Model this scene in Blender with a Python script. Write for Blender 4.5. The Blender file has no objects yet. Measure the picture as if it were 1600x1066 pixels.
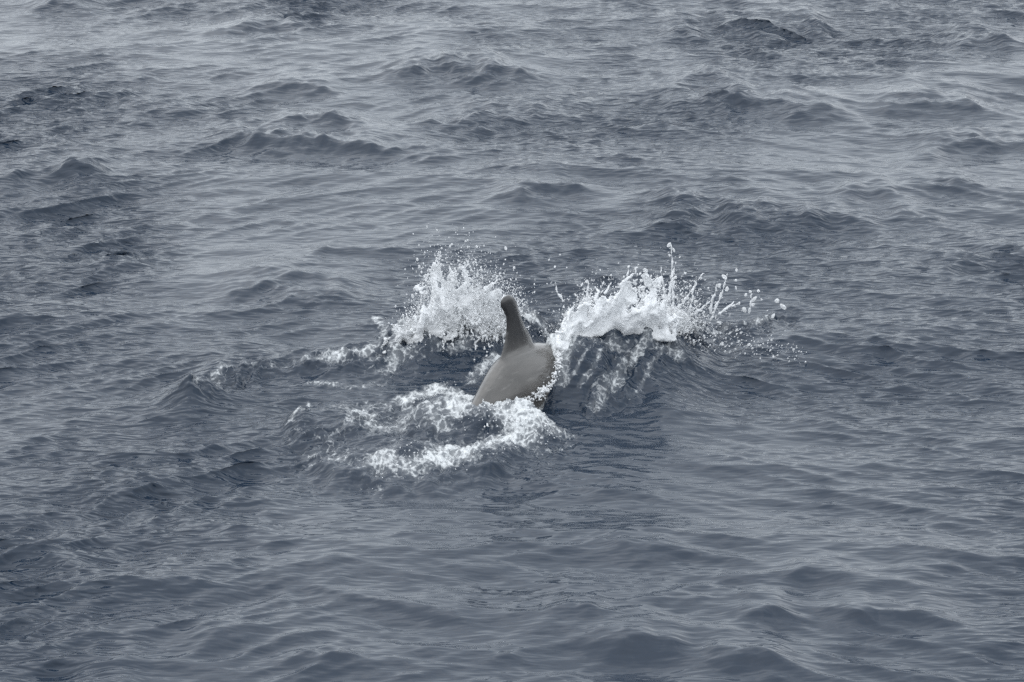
import bpy, bmesh, math
import numpy as np

# ------------------------------------------------------------------ scene, camera, sky, sun, exposure
scene = bpy.context.scene
COL = scene.collection
rng = np.random.default_rng(7)

CAM_H, PITCH, LENS = 5.3, math.radians(17.0), 102.0
cam_data = bpy.data.cameras.new('camera')
cam = bpy.data.objects.new('camera', cam_data)
COL.objects.link(cam)
cam.location = (0, 0, CAM_H)
cam.rotation_euler = (math.radians(90) - PITCH, 0, 0)
cam_data.lens = LENS
cam_data.sensor_width = 36.0
cam_data.clip_end = 9000
scene.camera = cam
scene.cycles.use_denoising = False
scene.cycles.filter_width = 1.5
scene.cycles.max_bounces = 14
scene.cycles.diffuse_bounces = 9
scene.cycles.transmission_bounces = 8
scene.cycles.glossy_bounces = 4

SUN_EL, SUN_AZ = math.radians(64), math.radians(-80)     # azimuth from +Y towards +X
world = bpy.data.worlds.new('World')
scene.world = world
world.use_nodes = True
wn = world.node_tree.nodes
wl = world.node_tree.links
wn.clear()
w_out = wn.new('ShaderNodeOutputWorld')
w_bg = wn.new('ShaderNodeBackground')
w_bg.inputs['Strength'].default_value = 0.1
sky = wn.new('ShaderNodeTexSky')
sky.sky_type = 'NISHITA'
sky.sun_disc = False
sky.sun_elevation = SUN_EL
sky.sun_rotation = SUN_AZ
sky.dust_density = 2.0
w_tc = wn.new('ShaderNodeTexCoord')
w_no = wn.new('ShaderNodeTexNoise')
w_no.inputs['Scale'].default_value = 2.2
w_no.inputs['Detail'].default_value = 4
w_ramp = wn.new('ShaderNodeValToRGB')                    # overcast: grey cloud with soft thicker banks
w_ramp.color_ramp.elements[0].position = 0.30
w_ramp.color_ramp.elements[0].color = (12.5, 13.5, 14.4, 1)
w_ramp.color_ramp.elements[1].position = 0.72
w_ramp.color_ramp.elements[1].color = (17.2, 17.9, 18.7, 1)
w_mix = wn.new('ShaderNodeMixRGB')
w_mix.inputs['Fac'].default_value = 0.90
wl.new(w_tc.outputs['Generated'], w_no.inputs['Vector'])
wl.new(w_no.outputs['Fac'], w_ramp.inputs['Fac'])
wl.new(sky.outputs['Color'], w_mix.inputs['Color1'])
wl.new(w_ramp.outputs['Color'], w_mix.inputs['Color2'])
w_sep = wn.new('ShaderNodeSeparateXYZ')                  # overcast skies are brighter overhead than at the horizon
w_gr = wn.new('ShaderNodeMapRange')
w_gr.inputs['To Min'].default_value = 0.89
w_gr.inputs['To Max'].default_value = 1.34
w_mul = wn.new('ShaderNodeMixRGB'); w_mul.blend_type = 'MULTIPLY'; w_mul.inputs['Fac'].default_value = 1.0
wl.new(w_tc.outputs['Generated'], w_sep.inputs['Vector'])
wl.new(w_sep.outputs['Z'], w_gr.inputs['Value'])
wl.new(w_mix.outputs['Color'], w_mul.inputs['Color1'])
wl.new(w_gr.outputs['Result'], w_mul.inputs['Color2'])
wl.new(w_mul.outputs['Color'], w_bg.inputs['Color'])
wl.new(w_bg.outputs['Background'], w_out.inputs['Surface'])

sun_d = bpy.data.lights.new('sun', 'SUN')
sun_d.energy = 0.9
sun_d.angle = math.radians(100)
sun_d.color = (1.0, 0.97, 0.93)
sun = bpy.data.objects.new('sun', sun_d)
COL.objects.link(sun)
sun.location = (-20, 30, 40)
sun.rotation_euler = (math.radians(90) - SUN_EL, 0, math.radians(180) - SUN_AZ)

scene.view_settings.view_transform = 'Standard'
scene.view_settings.look = 'None'
scene.view_settings.exposure = 0.0
scene.view_settings.gamma = 1.0
scene.view_settings.use_curve_mapping = False

# ------------------------------------------------------------------ helpers
F_PX = LENS / 36.0 * 1600.0
CP, SP = math.cos(PITCH), math.sin(PITCH)

def at(u, v, z=0.0):
    """point of the photograph (1600 wide) on the level z, in metres"""
    a, b = (u - 800.0) / F_PX, (533.0 - v) / F_PX
    dx, dy, dz = a, CP + b * SP, -SP + b * CP
    t = (z - CAM_H) / dz
    return np.array((t * dx, t * dy, z))

_perm = np.random.default_rng(3).permutation(512)
_gang = np.random.default_rng(4).uniform(0, 2 * np.pi, 512)
_gx, _gy = np.cos(_gang), np.sin(_gang)

def perlin(x, y):
    xi, yi = np.floor(x).astype(np.int64), np.floor(y).astype(np.int64)
    xf, yf = x - xi, y - yi
    def g(ix, iy, fx, fy):
        h = _perm[(_perm[ix & 511] + iy) & 511]
        return _gx[h] * fx + _gy[h] * fy
    sx, sy = xf * xf * xf * (xf * (xf * 6 - 15) + 10), yf * yf * yf * (yf * (yf * 6 - 15) + 10)
    a = g(xi, yi, xf, yf); b = g(xi + 1, yi, xf - 1, yf)
    c = g(xi, yi + 1, xf, yf - 1); d = g(xi + 1, yi + 1, xf - 1, yf - 1)
    return ((a + (b - a) * sx) * (1 - sy) + (c + (d - c) * sx) * sy) * 1.5

def fbm(x, y, octaves=4, gain=0.5):
    out, amp = 0.0, 1.0
    for k in range(octaves):
        out = out + amp * perlin(x * 2 ** k + 17.3 * k, y * 2 ** k - 9.1 * k)
        amp *= gain
    return out

def ridged(x, y, octaves=4, gain=0.55):
    out, amp, tot = 0.0, 1.0, 0.0
    for k in range(octaves):
        out = out + amp * (1 - np.abs(perlin(x * 2 ** k + 5.7 * k, y * 2 ** k + 3.3 * k)) * 1.6)
        tot += amp
        amp *= gain
    return out / tot

def smooth(a, b, x):
    t = np.clip((x - a) / (b - a), 0, 1)
    return t * t * (3 - 2 * t)

def mesh_from(name, verts, faces_flat, nper, smooth_shade=True):
    me = bpy.data.meshes.new(name)
    nv, nf = len(verts), len(faces_flat) // nper
    me.vertices.add(nv)
    me.vertices.foreach_set('co', np.asarray(verts, np.float32).ravel())
    me.loops.add(nf * nper)
    me.loops.foreach_set('vertex_index', np.asarray(faces_flat, np.int32).ravel())
    me.polygons.add(nf)
    me.polygons.foreach_set('loop_start', np.arange(0, nf * nper, nper, dtype=np.int32))
    me.polygons.foreach_set('use_smooth', np.full(nf, smooth_shade, bool))
    me.update(calc_edges=True)
    return me

def link(name, me, mat=None, parent=None, **props):
    o = bpy.data.objects.new(name, me)
    COL.objects.link(o)
    if mat is not None:
        me.materials.clear()
        me.materials.append(mat)
    if parent:
        o.parent = parent
    for k, v in props.items():
        o[k] = v
    return o

def new_mat(name):
    m = bpy.data.materials.new(name)
    m.use_nodes = True
    m.node_tree.nodes.clear()
    return m, m.node_tree.nodes, m.node_tree.links

# ------------------------------------------------------------------ materials
def water_material():
    m, n, l = new_mat('sea_water')
    out = n.new('ShaderNodeOutputMaterial')
    tc = n.new('ShaderNodeTexCoord')
    # capillary ripples, finer than the mesh
    mp = n.new('ShaderNodeMapping'); mp.inputs['Rotation'].default_value = (0, 0, math.radians(14))
    mp.inputs['Scale'].default_value = (6, 20.0, 8.0)
    n1 = n.new('ShaderNodeTexNoise'); n1.inputs['Scale'].default_value = 1.0; n1.inputs['Detail'].default_value = 1.5; n1.inputs['Roughness'].default_value = 0.5
    mp2 = n.new('ShaderNodeMapping'); mp2.inputs['Rotation'].default_value = (0, 0, math.radians(-22))
    mp2.inputs['Scale'].default_value = (8.0, 28.0, 12.0)
    n2 = n.new('ShaderNodeTexNoise'); n2.inputs['Scale'].default_value = 1.0; n2.inputs['Detail'].default_value = 1
    add = n.new('ShaderNodeMath'); add.operation = 'ADD'
    l.new(tc.outputs['Object'], mp.inputs['Vector']); l.new(mp.outputs['Vector'], n1.inputs['Vector'])
    l.new(tc.outputs['Object'], mp2.inputs['Vector']); l.new(mp2.outputs['Vector'], n2.inputs['Vector'])
    l.new(n1.outputs['Fac'], add.inputs[0]); l.new(n2.outputs['Fac'], add.inputs[1])
    rip = n.new('ShaderNodeAttribute'); rip.attribute_name = 'ripple'
    rmul = n.new('ShaderNodeMath'); rmul.operation = 'MULTIPLY'; rmul.inputs[1].default_value = 0.0140
    l.new(rip.outputs['Fac'], rmul.inputs[0])
    bump = n.new('ShaderNodeBump'); bump.inputs['Strength'].default_value = 1.0
    l.new(rmul.outputs[0], bump.inputs['Distance'])
    l.new(add.outputs[0], bump.inputs['Height'])
    wat = n.new('ShaderNodeBsdfPrincipled')
    wat.inputs['Base Color'].default_value = (0.010, 0.019, 0.034, 1)
    wat.inputs['Roughness'].default_value = 0.08
    wat.inputs['IOR'].default_value = 1.333
    l.new(bump.outputs['Normal'], wat.inputs['Normal'])
    # foam
    at_ = n.new('ShaderNodeAttribute'); at_.attribute_name = 'foam'
    fn = n.new('ShaderNodeTexNoise'); fn.inputs['Scale'].default_value = 32; fn.inputs['Detail'].default_value = 5; fn.inputs['Roughness'].default_value = 0.62
    fmap = n.new('ShaderNodeMapping'); fmap.inputs['Rotation'].default_value = (0, 0, math.radians(25)); fmap.inputs['Scale'].default_value = (1.0, 0.7, 1.0)
    l.new(tc.outputs['Object'], fmap.inputs['Vector']); l.new(fmap.outputs['Vector'], fn.inputs['Vector'])
    s1 = n.new('ShaderNodeMath'); s1.operation = 'MULTIPLY_ADD'; s1.inputs[1].default_value = 1.3; s1.inputs[2].default_value = -0.65
    l.new(fn.outputs['Fac'], s1.inputs[0])
    s2 = n.new('ShaderNodeMath'); s2.operation = 'ADD'
    l.new(at_.outputs['Fac'], s2.inputs[0]); l.new(s1.outputs[0], s2.inputs[1])
    lz = n.new('ShaderNodeTexNoise'); lz.inputs['Scale'].default_value = 7; lz.inputs['Detail'].default_value = 4
    l.new(fmap.outputs['Vector'], lz.inputs['Vector'])
    lo = n.new('ShaderNodeVectorMath'); lo.operation = 'MULTIPLY_ADD'; lo.inputs[1].default_value = (.20, .20, .20)
    l.new(lz.outputs['Color'], lo.inputs[0]); l.new(fmap.outputs['Vector'], lo.inputs[2])
    la = n.new('ShaderNodeTexVoronoi'); la.feature = 'DISTANCE_TO_EDGE'; la.inputs['Scale'].default_value = 21
    l.new(lo.outputs['Vector'], la.inputs['Vector'])
    lm = n.new('ShaderNodeMath'); lm.operation = 'MULTIPLY_ADD'; lm.inputs[1].default_value = -1.1; lm.inputs[2].default_value = 0.14
    l.new(la.outputs[0], lm.inputs[0])
    s3 = n.new('ShaderNodeMath'); s3.operation = 'ADD'
    l.new(s2.outputs[0], s3.inputs[0]); l.new(lm.outputs[0], s3.inputs[1])
    s2 = s3
    mr = n.new('ShaderNodeMapRange'); mr.interpolation_type = 'SMOOTHSTEP'
    mr.inputs['From Min'].default_value = 0.38; mr.inputs['From Max'].default_value = 1.06
    l.new(s2.outputs[0], mr.inputs['Value'])
    gate = n.new('ShaderNodeMapRange'); gate.inputs['From Min'].default_value = 0.02; gate.inputs['From Max'].default_value = 0.2
    l.new(at_.outputs['Fac'], gate.inputs['Value'])
    gm = n.new('ShaderNodeMath'); gm.operation = 'MULTIPLY'
    l.new(mr.outputs['Result'], gm.inputs[0]); l.new(gate.outputs['Result'], gm.inputs[1])
    fb = n.new('ShaderNodeBump'); fb.inputs['Strength'].default_value = 0.8; fb.inputs['Distance'].default_value = 0.02
    l.new(fn.outputs['Fac'], fb.inputs['Height'])
    foam = n.new('ShaderNodeBsdfPrincipled')
    foam.inputs['Base Color'].default_value = (0.57, 0.59, 0.60, 1)
    foam.inputs['Roughness'].default_value = 0.4
    foam.inputs['IOR'].default_value = 1.33
    l.new(fb.outputs['Normal'], foam.inputs['Normal'])
    milk = n.new('ShaderNodeMapRange'); milk.interpolation_type = 'SMOOTHSTEP'                # thin aerated water between the foam
    milk.inputs['From Min'].default_value = 0.30; milk.inputs['From Max'].default_value = 1.0; milk.inputs['To Max'].default_value = 0.38
    l.new(at_.outputs['Fac'], milk.inputs['Value'])
    gx = n.new('ShaderNodeMath'); gx.operation = 'MAXIMUM'
    l.new(gm.outputs[0], gx.inputs[0]); l.new(milk.outputs['Result'], gx.inputs[1])
    mix = n.new('ShaderNodeMixShader')
    l.new(gx.outputs[0], mix.inputs['Fac']); l.new(wat.outputs[0], mix.inputs[1]); l.new(foam.outputs[0], mix.inputs[2])
    l.new(mix.outputs[0], out.inputs['Surface'])
    return m

def splash_material(name, clear):
    m, n, l = new_mat(name)
    out = n.new('ShaderNodeOutputMaterial')
    d = n.new('ShaderNodeBsdfDiffuse'); d.inputs['Color'].default_value = (0.83, 0.84, 0.85, 1)
    t = n.new('ShaderNodeBsdfTranslucent'); t.inputs['Color'].default_value = (0.83, 0.84, 0.85, 1)
    mx = n.new('ShaderNodeMixShader'); mx.inputs['Fac'].default_value = 0.38
    l.new(d.outputs[0], mx.inputs[1]); l.new(t.outputs[0], mx.inputs[2])
    g = n.new('ShaderNodeBsdfGlass'); g.inputs['IOR'].default_value = 1.33; g.inputs['Roughness'].default_value = 0.08
    m2 = n.new('ShaderNodeMixShader'); m2.inputs['Fac'].default_value = clear
    l.new(mx.outputs[0], m2.inputs[1]); l.new(g.outputs[0], m2.inputs[2])
    l.new(m2.outputs[0], out.inputs['Surface'])
    return m

def skin_material():
    m, n, l = new_mat('dolphin_skin')
    out = n.new('ShaderNodeOutputMaterial')
    tc = n.new('ShaderNodeTexCoord')
    ns = n.new('ShaderNodeTexNoise'); ns.inputs['Scale'].default_value = 5; ns.inputs['Detail'].default_value = 6; ns.inputs['Roughness'].default_value = 0.6
    mp = n.new('ShaderNodeMapping'); mp.inputs['Scale'].default_value = (0.6, 2.2, 2.2)
    l.new(tc.outputs['Object'], mp.inputs['Vector']); l.new(mp.outputs['Vector'], ns.inputs['Vector'])
    ramp = n.new('ShaderNodeValToRGB')
    ramp.color_ramp.elements[0].position = 0.3; ramp.color_ramp.elements[0].color = (0.052, 0.050, 0.048, 1)
    ramp.color_ramp.elements[1].position = 0.75; ramp.color_ramp.elements[1].color = (0.112, 0.106, 0.100, 1)
    l.new(ns.outputs['Fac'], ramp.inputs['Fac'])
    # faint pale scratches raked along the flank
    sc = n.new('ShaderNodeTexNoise'); sc.inputs['Scale'].default_value = 9; sc.inputs['Detail'].default_value = 2
    sm = n.new('ShaderNodeMapping'); sm.inputs['Scale'].default_value = (0.35, 5.0, 5.0); sm.inputs['Rotation'].default_value = (0, 0.25, 0.15)
    l.new(tc.outputs['Object'], sm.inputs['Vector']); l.new(sm.outputs['Vector'], sc.inputs['Vector'])
    sr = n.new('ShaderNodeMapRange'); sr.inputs['From Min'].default_value = 0.58; sr.inputs['From Max'].default_value = 0.75; sr.inputs['To Max'].default_value = 0.35
    l.new(sc.outputs['Fac'], sr.inputs['Value'])
    sx = n.new('ShaderNodeMixRGB'); sx.inputs['Color2'].default_value = (0.20, 0.192, 0.182, 1)
    l.new(sr.outputs['Result'], sx.inputs['Fac']); l.new(ramp.outputs['Color'], sx.inputs['Color1'])
    # darker dorsal fin: mostly shade on its upright faces, mixed into the colour
    fa = n.new('ShaderNodeAttribute'); fa.attribute_name = 'fin'
    mx = n.new('ShaderNodeMixRGB'); mx.blend_type = 'MIX'; mx.inputs['Color2'].default_value = (0.036, 0.035, 0.035, 1)
    l.new(fa.outputs['Fac'], mx.inputs['Fac']); l.new(sx.outputs['Color'], mx.inputs['Color1'])
    p = n.new('ShaderNodeBsdfPrincipled')
    l.new(mx.outputs['Color'], p.inputs['Base Color'])
    p.inputs['Roughness'].default_value = 0.24
    p.inputs['Coat Weight'].default_value = 0.6
    p.inputs['Coat Roughness'].default_value = 0.07
    p.inputs['IOR'].default_value = 1.36
    bp = n.new('ShaderNodeBump'); bp.inputs['Strength'].default_value = 0.25; bp.inputs['Distance'].default_value = 0.01
    l.new(ns.outputs['Fac'], bp.inputs['Height']); l.new(bp.outputs['Normal'], p.inputs['Normal'])
    l.new(p.outputs[0], out.inputs['Surface'])
    return m

MAT_WATER = water_material()
MAT_SPLASH = splash_material('aerated_water', 0.06)
MAT_DROP = splash_material('water_drop', 0.40)
MAT_SKIN = skin_material()

# ------------------------------------------------------------------ the sea: one sheet to the horizon
def axis(segments, ends):
    """segments: (start, stop, step); then growing cells out to the two ends"""
    pts = [segments[0][0]]
    for a, b, s in segments:
        k = max(1, int(round((b - a) / s)))
        pts += list(np.linspace(a, b, k + 1)[1:])
    lo, step = [], segments[0][2]
    p = pts[0]
    while p > ends[0]:
        step *= 1.22; p -= step; lo.append(p)
    hi, step = [], segments[-1][2]
    p = pts[-1]
    while p < ends[1]:
        step *= 1.22; p += step; hi.append(p)
    return np.array(lo[::-1] + pts + hi)

xs = axis([(-5.9, -3.9, 0.026), (-3.9, -2.3, 0.0175), (-2.3, 1.9, 0.0095), (1.9, 3.9, 0.0175), (3.9, 5.9, 0.026)], (-3000, 3000))
ys = axis([(11.2, 14.6, 0.018), (14.6, 18.2, 0.0115), (18.2, 23.5, 0.026), (23.5, 30.6, 0.034)], (-400, 5000))
X, Y = np.meshgrid(xs, ys)
cell = np.maximum(np.gradient(xs)[None, :] + 0 * X, np.gradient(ys)[:, None] + 0 * X)

# --- wind sea: random-phase wave trains in bands of wavelength, on a 24 m tile
TILE, NT = 24.0, 2048
kk = 2 * np.pi * np.fft.fftfreq(NT, TILE / NT)
KX, KY = np.meshgrid(kk, kk)
K = np.hypot(KX, KY); K[0, 0] = 1e-6
TH = np.arctan2(KY, KX)
wrng = np.random.default_rng(21)
def band(lmin, lmax, direction, spread, slope, p=0.0):
    """a wave field with wavelengths lmin..lmax (m), heading, angular spread, rms slope"""
    k0, k1 = 2 * np.pi / lmax, 2 * np.pi / lmin
    edge = smooth(k0 * 0.75, k0 * 1.1, K) * (1 - smooth(k1 * 0.9, k1 * 1.3, K))
    dth = np.angle(np.exp(1j * (TH - math.radians(direction))))
    w = edge * np.exp(-0.5 * (dth / math.radians(spread)) ** 2) * K ** (-2.0 + p)
    ph = wrng.normal(size=K.shape) + 1j * wrng.normal(size=K.shape)
    H = w * ph
    s = np.sqrt(np.mean(np.real(np.fft.ifft2(1j * KX * H)) ** 2 + np.real(np.fft.ifft2(1j * KY * H)) ** 2))
    return H * (slope / s)
H_long = band(1.6, 4.5, -80, 26, 0.030) + band(0.7, 1.7, -100, 20, 0.045) + band(0.7, 1.6, -66, 16, 0.035)
H_mid = band(0.25, 0.75, -95, 24, 0.088)
H_west = band(0.22, 0.7, -54, 14, 0.085) + band(0.075, 0.24, -55, 13, 0.165)      # train running in from the left
H_east = band(0.22, 0.7, -116, 16, 0.075) + band(0.07, 0.24, -116, 14, 0.150)    # train crossing it from the right
H_small = band(0.06, 0.25, -90, 24, 0.110)

def fields(H):
    h = np.real(np.fft.ifft2(H))
    dx = np.real(np.fft.ifft2(-1j * KX / K * H))
    dy = np.real(np.fft.ifft2(-1j * KY / K * H))
    return h, dx, dy

def sample(F, x, y):
    gx, gy = (x / TILE * NT) % NT, (y / TILE * NT) % NT
    ix, iy = np.floor(gx).astype(np.int32) % NT, np.floor(gy).astype(np.int32) % NT
    fx, fy = gx - np.floor(gx), gy - np.floor(gy)
    jx, jy = (ix + 1) % NT, (iy + 1) % NT
    return (F[iy, ix] * (1 - fx) + F[iy, jx] * fx) * (1 - fy) + (F[jy, ix] * (1 - fx) + F[jy, jx] * fx) * fy

# where the wind ruffles the surface more (cat's-paws), in metres on the sea
patch = 0.80 + 1.15 * fbm(X * 0.33 + 4.0, Y * 0.20 + 1.0, 3)
def puff(u, v, rx, ry, a):
    c = at(u, v)
    return a * np.exp(-(((X - c[0]) / rx) ** 2 + ((Y - c[1]) / ry) ** 2))
patch += puff(90, 440, 1.1, 2.2, 0.75) + puff(150, 750, 0.9, 1.0, 0.8) + puff(90, 170, 1.2, 3.0, 0.1)
patch += puff(1430, 800, 0.9, 0.8, 0.5) + puff(1450, 640, 1.0, 0.8, 0.4) + puff(900, 960, 0.9, 0.6, 0.3)
patch -= puff(1150, 700, 1.0, 0.9, 0.35) + puff(560, 830, 1.2, 0.8, 0.25)
patch = np.clip(patch, 0.48, 1.9)

# calmer water inside the wake, so that its own shapes read
wake_c = at(760, 620)
wake = np.exp(-(((X - wake_c[0]) / 1.7) ** 2 + ((Y - wake_c[1]) / 1.3) ** 2) ** 2)

Z = np.zeros_like(X); DX = np.zeros_like(X); DY = np.zeros_like(X)
env = np.clip(0.9 + 1.1 * fbm(X * 1.15 + 60, Y * .85, 3), .25, 2.0)          # wrinkles come in groups
env2 = np.clip(0.9 + 1.1 * fbm(X * 1.0 + 90, Y * .8 + 5, 3), .25, 2.0)
west = 0.35 + 0.75 * (1 - smooth(-2.2, 1.4, X + 0.4 * fbm(X * .4, Y * .3 + 8, 2)))
east = 0.35 + 0.70 * smooth(-1.6, 2.2, X + 0.4 * fbm(X * .4 + 3, Y * .3, 2))
for H, mod, lam, cut in ((H_long, 1 - 0.35 * wake, 1.3, 0.35), (H_mid, (0.6 + 0.4 * patch) * (1 - 0.2 * wake), 1.35, 0.08),
                         (H_west, env * west * (0.3 + 0.7 * patch) * (1 - 0.1 * wake), 1.15, 0.03), (H_east, env2 * east * (0.3 + 0.7 * patch) * (1 - 0.1 * wake), 1.15, 0.03),
                         (H_small, patch * (1 - 0.1 * wake), 1.0, 0.028)):
    h, dx, dy = fields(H)
    fade = mod * (1 - smooth(cut, cut * 3, cell))
    Z += sample(h, X, Y) * fade
    DX += sample(dx, X, Y) * fade * lam
    DY += sample(dy, X, Y) * fade * lam

def crest_field(pts, margin=1.0, flat=0):
    """for a crest running left to right: distance behind it, position along it 0..1 and x-range slice"""
    P = np.array(pts, float)
    o = np.argsort(P[:, 0]); P = P[o]
    if flat:
        mx = np.max(np.abs(np.diff(P[:, 1]) / np.maximum(np.diff(P[:, 0]), .02)))
        P[:, 1] = P[:, 1].mean() + (P[:, 1] - P[:, 1].mean()) * min(1, flat / mx)
    x0, x1 = P[0, 0], P[-1, 0]
    j0, j1 = np.searchsorted(xs, x0 - .05), np.searchsorted(xs, x1 + .05)
    i0, i1 = np.searchsorted(ys, P[:, 1].min() - 3.0 * margin), np.searchsorted(ys, P[:, 1].max() + 4.0 * margin)
    xx = np.linspace(x0 - .6, x1 + .6, 400)
    c = np.interp(xx, P[:, 0], P[:, 1])
    w = max(3, int(0.10 * (x1 - x0) / (xx[1] - xx[0])))
    kern = np.hanning(2 * w + 1); kern /= kern.sum()
    c = np.convolve(np.pad(c, w, mode='edge'), kern, mode='valid')
    sl = (slice(i0, i1), slice(j0, j1))
    x, y = X[sl], Y[sl]
    cx = np.interp(xs[j0:j1], xx, c)
    sx = np.interp(xs[j0:j1], xx, np.gradient(c, xx))
    sd = (y - cx[None, :]) / np.sqrt(1 + np.minimum(np.abs(sx), 2.5)[None, :] ** 2)
    sp = np.clip((x - x0) / (x1 - x0), 0, 1)
    return sl, x, y, sd, sp, P

def path_field(pts):
    """signed distance to a crest line (positive behind it), position along it 0..1, and a mask box"""
    P = np.array(pts, float)
    x0, x1 = P[:, 0].min() - 1.6, P[:, 0].max() + 1.6
    y0, y1 = P[:, 1].min() - 2.2, P[:, 1].max() + 2.2
    i0, i1 = np.searchsorted(ys, y0), np.searchsorted(ys, y1)
    j0, j1 = np.searchsorted(xs, x0), np.searchsorted(xs, x1)
    sl = (slice(i0, i1), slice(j0, j1))
    x, y = X[sl], Y[sl]
    seg = np.hypot(*(P[1:] - P[:-1]).T)
    acc = np.concatenate([[0], np.cumsum(seg)])
    best = np.full(x.shape, 1e9); sd = np.zeros(x.shape); sp = np.zeros(x.shape)
    for k in range(len(seg)):
        ax, ay = P[k]; d = (P[k + 1] - P[k]) / max(seg[k], 1e-9)
        t = (x - ax) * d[0] + (y - ay) * d[1]
        tc = np.clip(t, 0, seg[k])
        ex, ey = x - ax - tc * d[0], y - ay - tc * d[1]
        r = np.hypot(ex, ey)
        m = r < best
        best[m] = r[m]
        sd[m] = (np.sign(d[0] * ey - d[1] * ex) * r)[m]
        sp[m] = ((acc[k] + tc) / acc[-1])[m]
    return sl, x, y, sd, sp

def ridge(uv, A, wf, wb, rough=0.35, ends=0.4, trough=0.25):
    """a wave crest through photograph points: steep front (towards the camera), gentle back"""
    pts = [at(u, v, A * 0.7)[:2] for u, v in uv]
    sl, x, y, sd, sp, P = crest_field(pts, flat=0.6)
    n = fbm(x * 1.7, y * 1.7 + 31, 3)
    d = sd + 0.5 * wf * n * (1 + rough)
    n = n + .55 * fbm(x * 6.5 + 40, y * 5.0, 2)
    a = A * smooth(0, ends, sp) * smooth(0, ends, 1 - sp) * np.clip(1 + 1.6 * rough * fbm(x * 2.9 + 9, y * 1.2, 3), .15, 1.8)
    e = 0.07 * wf
    q = np.sqrt(d * d + e * e)
    front = np.exp(-(q - e) / wf)
    back = np.exp(-((d / wb) ** 2) * 0.5) * 0.6 + np.exp(-(q - e) / wb) * 0.4
    prof = np.where(d < 0, front, back) - trough * np.exp(-((d + 2.6 * wf) / (1.3 * wf)) ** 2)
    broken = ridged(x * 3.0 + y * 1.6, y * 6.5 + 11, 4) - .62
    Z[sl] += a * prof + .34 * np.abs(a) * np.exp(-(d / (2.2 * wf)) ** 2) * broken

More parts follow.
